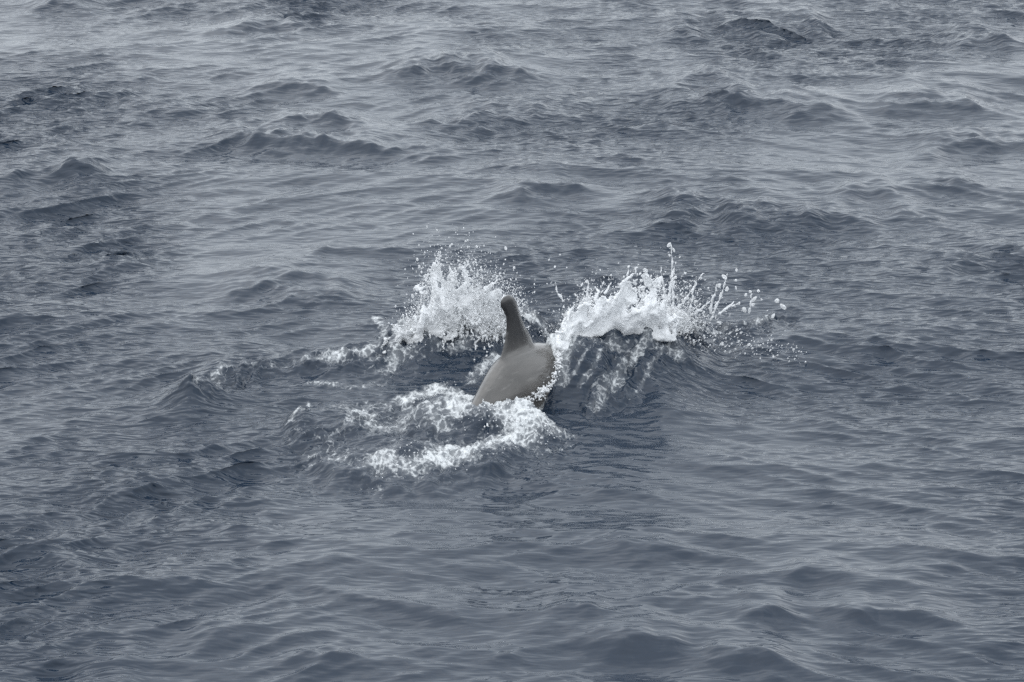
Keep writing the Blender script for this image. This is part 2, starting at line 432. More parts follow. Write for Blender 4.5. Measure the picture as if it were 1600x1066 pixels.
R = [  # crest points, height, front width, back width
    ([(600, 122), (655, 106), (700, 100), (745, 106), (830, 122)], .17, .30, .9),
    ([(660, 190), (720, 184), (790, 176), (880, 178)], .14, .26, .9),
    ([(235, 226), (300, 214), (370, 212), (480, 222), (660, 236)], .13, .26, .8),
    ([(430, 195), (480, 187), (560, 196)], .09, .22, .6),
    ([(1060, 130), (1100, 117), (1150, 132)], .10, .22, .6),
    ([(1010, 160), (1080, 156), (1150, 160), (1240, 168), (1340, 176)], .14, .28, .9),
    ([(1130, 48), (1180, 44), (1240, 50)], .15, .30, .9), ([(1220, 38), (1255, 32), (1300, 40)], .12, .28, .8),
    ([(1490, 68), (1530, 60), (1590, 70)], .12, .28, .8), ([(1040, 52), (1070, 48), (1110, 54)], .09, .25, .7),
    ([(1380, 168), (1440, 160), (1500, 160), (1570, 178)], .14, .28, .9),
    ([(1430, 236), (1490, 222), (1560, 216), (1640, 220)], .12, .25, .8),
    ([(-30, 284), (20, 280), (70, 270), (150, 282)], .13, .25, .7),
    ([(90, 296), (130, 294), (180, 304)], .07, .18, .5),
    ([(-20, 170), (60, 160), (150, 152), (240, 150)], .09, .22, .7),
    ([(190, 162), (245, 165), (300, 176)], .07, .2, .5),
    ([(380, 148), (450, 134), (520, 136)], .10, .22, .7),
    ([(330, 45), (430, 34), (500, 42)], .10, .3, .9), ([(40, 12), (90, 4), (150, 10)], .12, .3, .9),
    ([(340, 470), (385, 452), (436, 436), (470, 450), (560, 470)], .10, .18, .55),
    ([(375, 485), (420, 470), (480, 474), (550, 486)], .05, .15, .4),
    ([(770, 308), (830, 300), (870, 292), (930, 304)], .10, .20, .7),
    ([(980, 352), (1040, 345), (1105, 325), (1160, 340), (1280, 350)], .14, .24, .8),
    ([(1240, 350), (1300, 338), (1370, 352)], .08, .2, .6), ([(1300, 308), (1350, 298), (1410, 308)], .08, .2, .6),
    ([(1390, 340), (1420, 333), (1470, 344)], .07, .2, .5), ([(1420, 290), (1470, 280), (1530, 290)], .08, .2, .6),
    ([(1340, 436), (1410, 424), (1500, 402), (1640, 392)], .07, .2, .6),
    ([(470, 402), (510, 394), (560, 398)], .05, .15, .4), ([(130, 408), (190, 428), (240, 436)], .05, .15, .4),
    ([(150, 802), (215, 794), (270, 796), (330, 816), (420, 838)], .085, .13, .5),
    ([(790, 742), (870, 748), (950, 762), (1060, 782)], .05, .12, .5),
    ([(-40, 880), (30, 874), (90, 884), (160, 890)], .07, .14, .5), ([(90, 918), (150, 912), (200, 920), (260, 928)], .05, .13, .4),
    ([(210, 908), (270, 908), (320, 920), (380, 940)], .045, .12, .4),
    ([(440, 915), (520, 920), (590, 944), (640, 950)], .05, .11, .4),
    ([(580, 952), (605, 944), (660, 962), (735, 978)], .065, .11, .4), ([(400, 942), (430, 936), (460, 944)], .04, .1, .3),
    ([(300, 1010), (370, 1004), (410, 1018)], .05, .12, .4), ([(420, 1024), (480, 1030), (560, 1032)], .05, .12, .4),
    ([(1140, 980), (1210, 964), (1260, 980)], .06, .12, .4),
    ([(1290, 980), (1350, 964), (1410, 956), (1490, 976)], .085, .14, .5),
    ([(1230, 908), (1270, 900), (1320, 906)], .05, .1, .4), ([(930, 858), (1000, 868), (1060, 858), (1100, 872)], .06, .12, .4),
    ([(780, 1050), (860, 1008), (920, 1000), (1000, 1012), (1100, 1028)], .065, .12, .4),
    ([(960, 1024), (1010, 1006), (1080, 1018), (1180, 1036)], .05, .10, .35), ([(1080, 1040), (1160, 1030), (1260, 1040)], .07, .14, .4),
    ([(860, 962), (900, 954), (950, 966)], .05, .1, .35), ([(100, 1060), (150, 1050), (210, 1062)], .06, .14, .4),
    ([(1240, 670), (1290, 664), (1340, 676)], .035, .1, .4), ([(1400, 890), (1470, 884), (1540, 896)], .05, .12, .4),
]
for uv, A, wf, wb in R:
    uc = sum(p[0] for p in uv) / len(uv)
    ridge([(uc + (u - uc) * 1.45, v) for u, v in uv], A * (0.66 if uv[0][1] < 700 else 0.56), wf * 0.58, wb * 0.8)

# --- the dolphin's wake
foam = np.zeros_like(X)
chop = np.zeros_like(X)          # broken, churned water
def mound(u, v, z, rx, ry, A, power=1.0, rot=0.0):
    c = at(u, v, z)
    cr, sr = math.cos(rot), math.sin(rot)
    a = ((X - c[0]) * cr + (Y - c[1]) * sr) / rx
    b = (-(X - c[0]) * sr + (Y - c[1]) * cr) / ry
    return A * np.exp(-(a * a + b * b) ** power)
def seen(u, v):
    """where the line of sight of the camera through a photograph point meets the water"""
    zs = np.linspace(.5, -.12, 320)
    P = np.array([at(u, v, z) for z in zs])
    i, j = np.clip(np.searchsorted(ys, P[:, 1]), 0, len(ys) - 1), np.clip(np.searchsorted(xs, P[:, 0]), 0, len(xs) - 1)
    k = int(np.argmax(P[:, 2] <= Zs[i, j]))
    return P[k]
def stroke(uvz, width, target, amount, soft=1.0, noise=0.5):
    pts = [seen(p[0], p[1])[:2] for p in uvz]
    sl, x, y, sd, sp = path_field(pts)
    d = np.abs(sd) / (width * (1 + noise * fbm(x * 5, y * 5 + 7, 2)).clip(0.25, 3))
    v = amount * np.exp(-d ** (2 * soft))
    target[sl] = np.maximum(target[sl], v)
def wall(uvzA, wf, wb, n_amp=0.25):
    """a thrown-up wave with its height given along the crest"""
    pts = [at(u, v, z)[:2] for u, v, z in uvzA]
    A = np.array([p[2] for p in uvzA])
    sl, x, y, sd, sp, P = crest_field(pts)
    xg = np.linspace(P[0, 0] - .5, P[-1, 0] + .5, 400); kw = np.hanning(61); kw /= kw.sum()
    Ag = np.convolve(np.pad(np.interp(xg, P[:, 0], A), 30, mode='edge'), kw, mode='valid')
    a = np.interp(x, xg, Ag) * (1 + n_amp * fbm(x * 4.5, y * 4.5, 3))
    d = sd + 0.05 * fbm(x * 3.5 + 3, y * 3.5, 3)
    e = 0.25 * wf
    prof = np.where(d < 0, np.exp(-(np.sqrt(d * d + e * e) - e) / wf - (d / (1.8 * wf)) ** 2), np.exp(-(d / wb) ** 2))
    along = smooth(-0.001, 0.12, sp) * smooth(-0.001, 0.12, 1 - sp)
    Z[sl] = Z[sl] * (1 - 0.4 * prof * along) + a * prof * along

# left arm of the wake
wall([(250, 612, .02), (300, 582, .06), (380, 562, .09), (480, 556, .11), (590, 534, .15), (680, 512, .22), (745, 506, .24), (830, 500, .20), (900, 498, .14)], .27, .28, .18)
# little pointed peak at its tip
Z += mound(295, 600, .12, .085, .20, .10, .55) + mound(293, 604, .1, .22, .20, .06)
# right arm: the bow wave piling up before the animal
wall([(830, 560, .20), (860, 542, .25), (905, 524, .31), (960, 514, .33), (1010, 518, .30), (1045, 526, .22), (1085, 532, .12), (1130, 534, .03)], .40, .34, .12)
bow = .35 * smooth(.160, .240, X + .03 * fbm(X * 9, Y * 9, 2)) * np.exp(-(np.maximum(X - .40, 0) / .35) ** 2) * np.exp(-((Y - 16.24) / np.where(Y < 16.24, .28, .55)) ** 2)
Z = np.where(bow > .01, np.maximum(Z, bow + np.minimum(Z, 0) * (1 - np.minimum(bow * 8, 1))), Z)
Z += mound(800, 650, .06, .25, .20, .02)
wall([(1030, 520, .10), (1100, 516, .07), (1160, 510, .05), (1215, 500, .02)], .14, .2, .4)
# turbulent boil left by the tail, in front
boil = mound(655, 682, .05, .80, .60, 1.0, 2.0)
Z -= boil * 0.02
for u, v, rx, ry, A in ((510, 655, .16, .30, .10), (465, 655, .08, .22, .07), (600, 698, .26, .28, .10), (672, 640, .14, .22, .13), (560, 668, .12, .2, .07),
                        (745, 665, .20, .20, .05), (712, 638, .11, .16, .085), (640, 722, .14, .16, .07), (775, 650, .22, .15, .115), (830, 665, .12, .2, .09),
                        (700, 715, .22, .2, .06), (780, 700, .16, .18, .06)):
    Z += mound(u, v, A * .7, rx, ry, A, 1.4)
for pts in ([(470, 700, .02), (560, 735, .02), (650, 742, .02), (740, 728, .02), (815, 700, .02)],):
    wall([(u, v, .05) for u, v, _ in pts], .10, .16, .5)

Zs = Z.copy()
# churned zones
stroke([(290, 588, .06), (400, 572, .08), (520, 562, .1), (640, 530, .14), (740, 505, .2)], .13, chop, 0.75)
stroke([(640, 520, .15), (760, 500, .2), (815, 500, .2)], .20, chop, 1.0)
stroke([(875, 520, .2), (960, 495, .25), (1050, 530, .15), (1060, 560, .05)], .12, chop, 0.6)
stroke([(1030, 520, .06), (1120, 515, .05), (1220, 500, .02)], .14, chop, 0.9)
stroke([(1010, 540, .15), (960, 600, .08), (930, 640, .03)], .12, chop, 0.7)
chop = np.maximum(chop, boil * 0.62)
glass = np.zeros_like(X)
for u, v, rx, ry in ((585, 692, .20, .20), (505, 655, .13, .22), (735, 672, .14, .16), (640, 700, .10, .12)):
    c = seen(u, v)
    glass = np.maximum(glass, np.exp(-(((X - c[0]) / rx) ** 2 + ((Y - c[1]) / ry) ** 2) ** 1.5))
chop *= 1 - .75 * glass
near = chop > 0.02
xn, yn = X[near], Y[near]
warp = fbm(xn * 3, yn * 2, 2) * 0.25
lump = 0.045 * fbm((xn + warp) * 7, (yn - warp) * 5, 4, 0.55) + 0.026 * (ridged((xn - warp) * 9, yn * 6, 4) - 0.6)
Z[near] += chop[near] * lump

# foam: strokes laid along the water where the animal broke it
stroke([(300, 588, .06), (345, 574, .08), (420, 568, .09), (500, 562, .1)], .07, foam, 0.42)
stroke([(500, 560, .1), (560, 548, .12), (610, 528, .16), (660, 512, .2)], .09, foam, 0.58)
stroke([(480, 598, .02), (540, 605, .02), (600, 600, .03)], .06, foam, 0.45)
stroke([(590, 500, .15), (620, 545, .12), (605, 580, .06)], .06, foam, 0.6)
stroke([(640, 520, .2), (700, 508, .22), (755, 502, .24), (800, 500, .22)], .16, foam, 0.95)
stroke([(735, 600, .15), (755, 572, .18), (775, 560, .2)], .07, foam, 0.65)
stroke([(868, 545, .2), (905, 510, .26), (960, 492, .3), (1015, 500, .28)], .15, foam, 0.95)
stroke([(1010, 505, .28), (1045, 530, .2), (1060, 560, .06)], .08, foam, 0.6)
stroke([(1020, 520, .2), (985, 570, .13), (950, 610, .06), (930, 640, .02)], .07, foam, 0.55)
stroke([(1040, 518, .08), (1120, 512, .05), (1215, 500, .02)], .07, foam, 0.55)
stroke([(872, 520), (868, 548), (864, 575), (852, 602), (825, 634)], .042, foam, 1.0)
stroke([(880, 520), (886, 560), (876, 590)], .08, foam, 0.55)
stroke([(715, 632), (740, 634), (790, 640), (835, 652), (858, 668)], .15, foam, 0.92)
stroke([(700, 660), (760, 690), (820, 682)], .16, foam, 0.55)
stroke([(520, 640), (600, 636), (660, 634)], .10, foam, 0.5)
stroke([(640, 628, .14), (690, 612, .16), (725, 625, .14)], .10, foam, 0.85)
stroke([(700, 690, .05), (720, 670, .05), (680, 660, .06), (640, 640, .12)], .07, foam, 0.62)
stroke([(590, 722, .05), (640, 722, .05), (700, 722, .05), (760, 700, .05), (810, 690, .05)], .13, foam, 0.85)
stroke([(800, 690, .05), (850, 675, .06)], .1, foam, 0.75)
stroke([(450, 660, .05), (458, 645, .08), (480, 635, .1)], .03, foam, 0.6)
stroke([(545, 660, .08), (560, 645, .1), (580, 655, .08)], .07, foam, 0.75)
stroke([(480, 690, .04), (520, 680, .05), (545, 670, .05)], .06, foam, 0.5)
stroke([(480, 668), (520, 690), (560, 715)], .16, foam, 0.42)
stroke([(560, 700, .1), (620, 690, .1)], .2, foam, 0.38)
stroke([(580, 640, .1), (650, 650, .1)], .15, foam, 0.42)
stroke([(590, 560, .06), (650, 540, .14), (720, 530, .2), (780, 520, .2)], .20, foam, 0.50, 0.8)
stroke([(880, 545, .2), (930, 535, .24), (990, 532, .22), (1040, 542, .12)], .13, foam, 0.46, 0.9)
for pts in ([(965, 540), (930, 575), (905, 605)], [(1040, 545), (1015, 590), (985, 625)], [(1000, 545), (965, 585), (940, 620)], [(925, 545), (900, 580), (885, 600)]):
    stroke([(u, v, 0) for u, v in pts], .024, foam, 0.52)
stroke([(560, 660, .05), (640, 650, .08), (720, 650, .08), (800, 650, .08)], .30, foam, 0.52, 1.2)
stroke([(540, 710, .05), (640, 705, .05), (740, 700, .05), (820, 680, .05)], .30, foam, 0.52, 1.2)
foam *= 1 - .5 * glass
fm = foam > 0.02
foam[fm] *= 1 + 0.35 * fbm(X[fm] * 6, Y[fm] * 4, 3)
Z[fm] += 0.022 * np.clip(foam[fm], 0, 1) * (fbm(X[fm] * 22, Y[fm] * 16, 3) + 0.4)
foam = np.clip(foam, 0, 1.2)

ripple = np.clip(patch * (0.55 + 0.45 * patch) * (1 - 0.2 * wake) + 0.5 * chop, 0, 2.2)
far = 1 - smooth(40, 140, np.hypot(X, Y))
Z *= far; DX *= far; DY *= far

V = np.stack([X - DX, Y - DY, Z], -1).reshape(-1, 3)
ny, nx = X.shape
idx = np.arange(nx * ny, dtype=np.int32).reshape(ny, nx)
Q = np.stack([idx[:-1, :-1], idx[:-1, 1:], idx[1:, 1:], idx[1:, :-1]], -1).reshape(-1)
sea_me = mesh_from('sea', V, Q, 4)
for nm, arr in (('foam', foam), ('ripple', ripple)):
    a = sea_me.attributes.new(nm, 'FLOAT', 'POINT')
    a.data.foreach_set('value', arr.astype(np.float32).ravel())
link('sea', sea_me, MAT_WATER, kind='structure', label='slate grey choppy open sea with wind ripples and small crests')

def sea_z(x, y):
    i, j = np.searchsorted(ys, y), np.searchsorted(xs, x)
    return Z[np.clip(i, 0, ny - 1), np.clip(j, 0, nx - 1)]

# ------------------------------------------------------------------ the dolphin
def dolphin():
    HEAD = math.radians(58)
    fwd = np.array((math.cos(HEAD), math.sin(HEAD), 0)); side = np.array((math.sin(HEAD), -math.cos(HEAD), 0)); up = np.array((0, 0, 1.0))
    # local frame: s forward, n to its right, z up; root under the fin
    T2, T1 = at(826, 538, .36), at(784, 557, .37)
    mid = (T1 + T2) / 2
    root = np.array((mid[0], mid[1], 0.0))
    # back line: forward distance -> height of the dorsal ridge (arched, head already diving)
    sk = np.array((-1.55, -1.2, -0.9, -0.62, -0.40, -0.15, 0.0, 0.15, 0.38, 0.62, 0.9, 1.15, 1.28))
    zk = np.array((-0.72, -0.52, -0.26, -0.01, .18,   .345, .37, .365, .305, .17, -.08, -.38, -.54))
    hw = np.array((.020, .035, .060, .085, .108, .138, .158, .170, .172, .158, .130, .075, .03))     # half width
    hh = np.array((.040, .070, .105, .150, .190, .225, .240, .245, .240, .220, .170, .075, .03))     # half height
    S = np.linspace(sk[0], sk[-1], 90)
    def cub(xk, yk, x):
        m = np.gradient(yk, xk)
        i = np.clip(np.searchsorted(xk, x) - 1, 0, len(xk) - 2)
        h = xk[i + 1] - xk[i]; t = (x - xk[i]) / h
        return ((2*t**3 - 3*t**2 + 1) * yk[i] + (t**3 - 2*t**2 + t) * h * m[i] + (-2*t**3 + 3*t**2) * yk[i + 1] + (t**3 - t**2) * h * m[i + 1])
    Zr, W, Hh = cub(sk, zk, S), cub(sk, hw, S), cub(sk, hh, S)
    slope = np.gradient(Zr, S)
    bm = bmesh.new()
    rings = []
    NSEG = 40
    for s, z, w, h, sl in zip(S, Zr, W, Hh, slope):
        t = np.array((1.0, sl)); t /= np.hypot(*t)
        nrm = np.array((-t[1], t[0]))                     # in the (s, z) plane
        c = np.array((s, z)) - nrm * h
        ring = []
        for k in range(NSEG):
            a = 2 * math.pi * k / NSEG
            ca, sa = math.cos(a), math.sin(a)
            lat = w * (abs(ca) ** 0.95) * math.copysign(1, ca)
            ver = h * (abs(sa) ** 1.0) * math.copysign(1, sa)
            if sa > 0:
                lat *= 1 - 0.24 * sa ** 2                 # slightly ridged back
            q = c + nrm * ver
            ring.append(bm.verts.new((q[0], -lat, q[1])))
        rings.append(ring)
    for a, b in zip(rings[:-1], rings[1:]):
        for k in range(NSEG):
            bm.faces.new((a[k], a[(k + 1) % NSEG], b[(k + 1) % NSEG], b[k]))
    bm.faces.new(rings[0][::-1]); bm.faces.new(rings[-1])

    def blade(sections):
        """closed shell from sections: (centre, chord dir, half chord, thick dir, half thick)"""
        rr = []
        N = 28
        for c, cd, hc, td, ht in sections:
            c, cd, td = np.array(c), np.array(cd), np.array(td)
            rr.append([bm.verts.new(c + cd * hc * math.cos(2 * math.pi * k / N) + td * ht * math.sin(2 * math.pi * k / N) * (1 + 0.35 * math.cos(2 * math.pi * k / N))) for k in range(N)])
        for a, b in zip(rr[:-1], rr[1:]):
            for k in range(N):
                bm.faces.new((a[k], a[(k + 1) % N], b[(k + 1) % N], b[k]))
        bm.faces.new(rr[0][::-1]); bm.faces.new(rr[-1])
    # dorsal fin: z, trailing edge s, leading edge s, half thickness
    fin = [(0.22, -0.2, 0.24, 0.045), (0.31, -0.175, 0.2, 0.039), (0.35, -0.166, 0.189, 0.034), (0.4, -0.142, 0.169, 0.029), (0.43, -0.128, 0.151, 0.026), (0.46, -0.114, 0.126, 0.024), (0.5, -0.103, 0.093, 0.022), (0.555, -0.099, 0.06, 0.02), (0.6, -0.109, 0.034, 0.02), (0.632, -0.135, 0.018, 0.02), (0.66, -0.161, 0.006, 0.02), (0.69, -0.166, -0.018, 0.019), (0.709, -0.151, -0.042, 0.015), (0.72, -0.127, -0.068, 0.009)]
    blade([((0.5 * (a + b), 0.0, z), (1, 0, 0), 0.5 * (b - a), (0, 1, 0), th) for z, a, b, th in fin])
    # flippers
    for sgn in (-1, 1):
        base = np.array((.66, -sgn * .13, -.10)); tip = np.array((.36, -sgn * .48, -.40))
        blade([(base + (tip - base) * t, (0.85, 0, -0.35), c, (0.3, -sgn * .4, .8), .02 * (1 - .6 * t)) for t, c in ((0, .08), (.3, .085), (.6, .065), (.85, .04), (1, .012))])
    # tail flukes
    for sgn in (-1, 1):
        base = np.array((-1.50, 0, -.72)); tip = np.array((-1.80, -sgn * .30, -.90))
        blade([(base + (tip - base) * t, (0.85, 0, 0.5), c, (-0.5, 0, .85), .022 * (1 - .6 * t)) for t, c in ((0, .09), (.3, .11), (.6, .08), (.85, .045), (1, .012))])
    bmesh.ops.recalc_face_normals(bm, faces=bm.faces)
    me = bpy.data.meshes.new('dolphin'); bm.to_mesh(me); bm.free()
    tmp = bpy.data.objects.new('dolphin_shell', me); COL.objects.link(tmp)
    r = tmp.modifiers.new('r', 'REMESH'); r.mode = 'VOXEL'; r.voxel_size = 0.013
    s = tmp.modifiers.new('s', 'SMOOTH'); s.factor = 0.5; s.iterations = 8
    dg = bpy.context.evaluated_depsgraph_get()
    me2 = bpy.data.meshes.new_from_object(tmp.evaluated_get(dg))
    bpy.data.objects.remove(tmp)
    me2.name = 'dolphin'
    co = np.empty(len(me2.vertices) * 3, np.float32); me2.vertices.foreach_get('co', co); co = co.reshape(-1, 3)
    ridge_z = np.interp(co[:, 0], S, Zr)
    f = smooth(-0.02, 0.10, co[:, 2] - ridge_z) * (np.abs(co[:, 0]) < .35)
    at_ = me2.attributes.new('fin', 'FLOAT', 'POINT'); at_.data.foreach_set('value', f.astype(np.float32))
    me2.polygons.foreach_set('use_smooth', np.ones(len(me2.polygons), bool))
    o = link('dolphin', me2, MAT_SKIN, label='grey brown dolphin arching out of the sea, tall dorsal fin up', category='dolphin')
    o.location = root
    o.rotation_euler = (0, 0, HEAD)
    return o
dolphin()

# ------------------------------------------------------------------ thrown water
def surfaced(name, pts, rad, voxel, mat, **props):
    """skin a cloud of water beads into one continuous surface"""
    me = bpy.data.meshes.new(name)
    me.vertices.add(len(pts)); me.vertices.foreach_set('co', np.asarray(pts, np.float32).ravel())
    ra = me.attributes.new('rad', 'FLOAT', 'POINT'); ra.data.foreach_set('value', np.asarray(rad, np.float32))
    tmp = bpy.data.objects.new(name, me); COL.objects.link(tmp)
    ng = bpy.data.node_groups.new('skin', 'GeometryNodeTree')
    ng.interface.new_socket('Geometry', in_out='INPUT', socket_type='NodeSocketGeometry')
    ng.interface.new_socket('Geometry', in_out='OUTPUT', socket_type='NodeSocketGeometry')
    n, l = ng.nodes, ng.links
    gi, go = n.new('NodeGroupInput'), n.new('NodeGroupOutput')
    mp = n.new('GeometryNodeMeshToPoints')
    na = n.new('GeometryNodeInputNamedAttribute'); na.data_type = 'FLOAT'; na.inputs['Name'].default_value = 'rad'
    pv = n.new('GeometryNodePointsToVolume'); pv.resolution_mode = 'VOXEL_SIZE'
    pv.inputs['Voxel Size'].default_value = voxel
    pv.inputs['Density'].default_value = 1.0
    vm = n.new('GeometryNodeVolumeToMesh'); vm.resolution_mode = 'GRID'
    vm.inputs['Threshold'].default_value = 0.25
    l.new(gi.outputs[0], mp.inputs['Mesh']); l.new(na.outputs['Attribute'], mp.inputs['Radius'])
    l.new(mp.outputs[0], pv.inputs['Points']); l.new(na.outputs['Attribute'], pv.inputs['Radius'])
    l.new(pv.outputs[0], vm.inputs['Volume']); l.new(vm.outputs[0], go.inputs[0])
    md = tmp.modifiers.new('skin', 'NODES'); md.node_group = ng
    sm = tmp.modifiers.new('sm', 'SMOOTH'); sm.factor = 0.5; sm.iterations = 5
    dg = bpy.context.evaluated_depsgraph_get()
    me2 = bpy.data.meshes.new_from_object(tmp.evaluated_get(dg))
    bpy.data.objects.remove(tmp)
    me2.name = name
    me2.polygons.foreach_set('use_smooth', np.ones(len(me2.polygons), bool))
    print('surfaced', name, len(me2.polygons))
    return link(name, me2, mat, **props)

_bm = bmesh.new(); bmesh.ops.create_icosphere(_bm, subdivisions=1, radius=1)
ICO_V = np.array([v.co[:] for v in _bm.verts]); ICO_F = np.array([[v.index for v in f.verts] for f in _bm.faces]); _bm.free()
OCT_V = np.array(((1, 0, 0), (-1, 0, 0), (0, 1, 0), (0, -1, 0), (0, 0, 1), (0, 0, -1.0)))
OCT_F = np.array(((0, 2, 4), (2, 1, 4), (1, 3, 4), (3, 0, 4), (2, 0, 5), (1, 2, 5), (3, 1, 5), (0, 3, 5)))
def beads(name, pts, rad, vel, mat, **props):
    """many tiny free drops in one mesh, each slightly drawn out along its flight"""
    pts, rad = np.asarray(pts), np.asarray(rad)
    d = vel / np.maximum(np.linalg.norm(vel, axis=1, keepdims=True), 1e-6)
    st = np.random.default_rng(5).uniform(0.0, 0.8, len(pts))[:, None]
    VV, FF, off = [], [], 0
    for sel, BV, BF in ((rad < .0032, OCT_V, OCT_F), (rad >= .0032, ICO_V, ICO_F)):
        base = BV[None] * rad[sel][:, None, None]
        along = np.einsum('nkj,nj->nk', base, d[sel])
        P = pts[sel][:, None, :] + base + along[..., None] * d[sel][:, None, :] * st[sel][:, None]
        VV.append(P.reshape(-1, 3)); FF.append((BF[None] + np.arange(len(P))[:, None, None] * len(BV)).reshape(-1) + off)
        off += P.shape[0] * len(BV)
    P, F = np.concatenate(VV), np.concatenate(FF)
    return link(name, mesh_from(name, P.reshape(-1, 3), F, 3), mat, **props)

def strands(origin, vel, n_pts, r0, r1, curl, g):
    """beads strung along ballistic jets: returns points, radii, velocities"""
    m = len(origin)
    s = np.sort(g.uniform(0, 1, (m, n_pts)), axis=1) ** 0.8
    T = 1.0
    P = origin[:, None, :] + vel[:, None, :] * s[..., None]
    P[..., 2] -= 0.35 * np.linalg.norm(vel, axis=1)[:, None] * s ** 2 * 0.5
    wob = curl * s[..., None] * np.cumsum(g.normal(size=(m, n_pts, 3)), axis=1) / math.sqrt(n_pts)
    P = P + wob
    r = (r0 + (r1 - r0) * s) * g.uniform(0.6, 1.35, (m, n_pts))
    Vv = np.repeat(vel[:, None, :], n_pts, axis=1)
    return P.reshape(-1, 3), r.reshape(-1), Vv.reshape(-1, 3)

def along_line(uvz, n, g, jitter, on_water=False):
    P = np.array([seen(p[0], p[1]) if on_water else at(*p) for p in uvz])
    seg = np.linalg.norm(P[1:] - P[:-1], axis=1); acc = np.concatenate([[0], np.cumsum(seg)]) / seg.sum()
    s = g.uniform(0, 1, n)
    Q = np.stack([np.interp(s, acc, P[:, k]) for k in range(3)], 1)
    return Q + g.normal(size=(n, 3)) * np.array(jitter), s

def sheet(uv, tops, lean, back, n, g, r, seed, hole):
    """a torn, rippled curtain of water standing on a line on the sea"""
    o, s_ = along_line([(u, v, .2) for u, v in uv], n, g, (.004, .004, 0), True)
    z0 = np.zeros_like(s_) + seed
    h = g.uniform(0, 1, n)
    top = np.interp(s_, np.linspace(0, 1, len(tops)), tops) * (1 + .5 * fbm(s_ * 6, z0, 4))
    ln = np.interp(s_, np.linspace(0, 1, len(lean)), lean)
    hh = h * top
    wx = .05 * fbm(s_ * 5 + seed, h * 2.2, 3) * h; wy = .07 * fbm(s_ * 6, h * 2.0 + seed, 3)
    P = np.stack([o[:, 0] + ln * hh + wx, o[:, 1] + back * hh + wy, o[:, 2] - .015 + hh + .02 * fbm(s_ * 9, h * 3 + seed * 2, 2)], 1)
    tear = fbm(s_ * 11 + ln * hh * 9 + seed, h * 3.5, 4)
    keep = tear > hole[0] + (hole[1] - hole[0]) * h
    return P[keep], (r * g.uniform(.6, 1.2, n) * (1.1 - .45 * h))[keep]

# left plume, thrown up behind the fin
g = np.random.default_rng(11)
o1, s1 = along_line([(640, 522, .16), (690, 512, .22), (760, 505, .24), (808, 502, .22)], 650, g, (.02, .09, .02))
zero = np.zeros_like(s1)
o1[:, 2] = sea_z(o1[:, 0], o1[:, 1]) - .01
lobe = 1 + .45 * fbm(s1 * 5, zero + 3.3, 3)
lean = np.interp(s1, (0, .25, .5, .8, 1), (-.06, -.05, .0, .03, .03)) + .07 * fbm(s1 * 9, zero, 3) + g.normal(size=len(s1)) * .06
hgt = np.interp(s1, (0, .18, .28, .5, .72, .88, 1), (.06, .14, .44, .43, .38, .26, .05)) * lobe * g.uniform(.05, 1.0, len(s1)) ** .6
v1 = np.stack([lean * (.4 + hgt * 1.6), g.normal(size=len(s1)) * .04 + .05, hgt * 1.12], 1)
p, r, vv = strands(o1, v1, 52, .0080, .0028, .075, g)
SH = [sheet([(650, 530), (700, 520), (770, 512), (806, 512)], (.07, .34, .37, .33, .26, .08), (-.25, -.18, .0, .08, .1), .15, 46000, g, .0078, 1.7, (-1.0, .36)),
      sheet([(680, 520), (740, 508), (800, 504)], (.20, .40, .35, .25, .06), (-.25, -.1, .05, .1), .05, 36000, g, .0072, 5.2, (-.95, .36)),
      sheet([(600, 545), (640, 530), (700, 522), (760, 518)], (.05, .12, .18, .22, .2), (-.3, -.2, .0), -.2, 24000, g, .0066, 9.4, (-.8, .4))]
p = np.concatenate([p] + [a for a, b in SH]); r = np.concatenate([r] + [b for a, b in SH])
surfaced('water_splash', p, r, .0056, MAT_SPLASH, kind='stuff', label='white plume of spray bursting up behind the dorsal fin')
# its free drops
m = 8000
oi = g.integers(0, len(o1), m)
sc = g.uniform(.35, 1.02, m)
pd = o1[oi] + v1[oi] * sc[:, None] + g.normal(size=(m, 3)) * np.array((.05, .07, .045))
keep = pd[:, 2] > .1
beads('spray_drops', pd[keep], np.clip(g.lognormal(math.log(.0019), .5, m), .0010, .008)[keep], v1[oi][keep], MAT_DROP, kind='stuff', label='fine drops around the plume behind the dorsal fin')

# right sheet, thrown off the bow wave
g = np.random.default_rng(12)
o2, s2 = along_line([(880, 535, .24), (895, 520, .26), (920, 510, .29), (970, 506, .29), (1020, 512, .25), (1060, 522, .14)], 650, g, (.015, .08, .02))
zero = np.zeros_like(s2)
o2[:, 2] = sea_z(o2[:, 0], o2[:, 1]) - .01
lobe = 1 + .32 * fbm(s2 * 8, zero + 8.1, 3)
top = np.interp(s2, (0, .15, .3, .5, .7, .85, 1), (.05, .17, .25, .27, .27, .20, .06)) * lobe
hgt = top * g.uniform(.03, 1.0, len(s2)) ** .75
v2 = np.stack([.02 + .10 * s2 + .06 * fbm(s2 * 10, zero, 3) + g.normal(size=len(s2)) * .05, g.normal(size=len(s2)) * .04 + .03, hgt * 1.1], 1)
p, r, vv = strands(o2, v2, 44, .0085, .0032, .065, g)
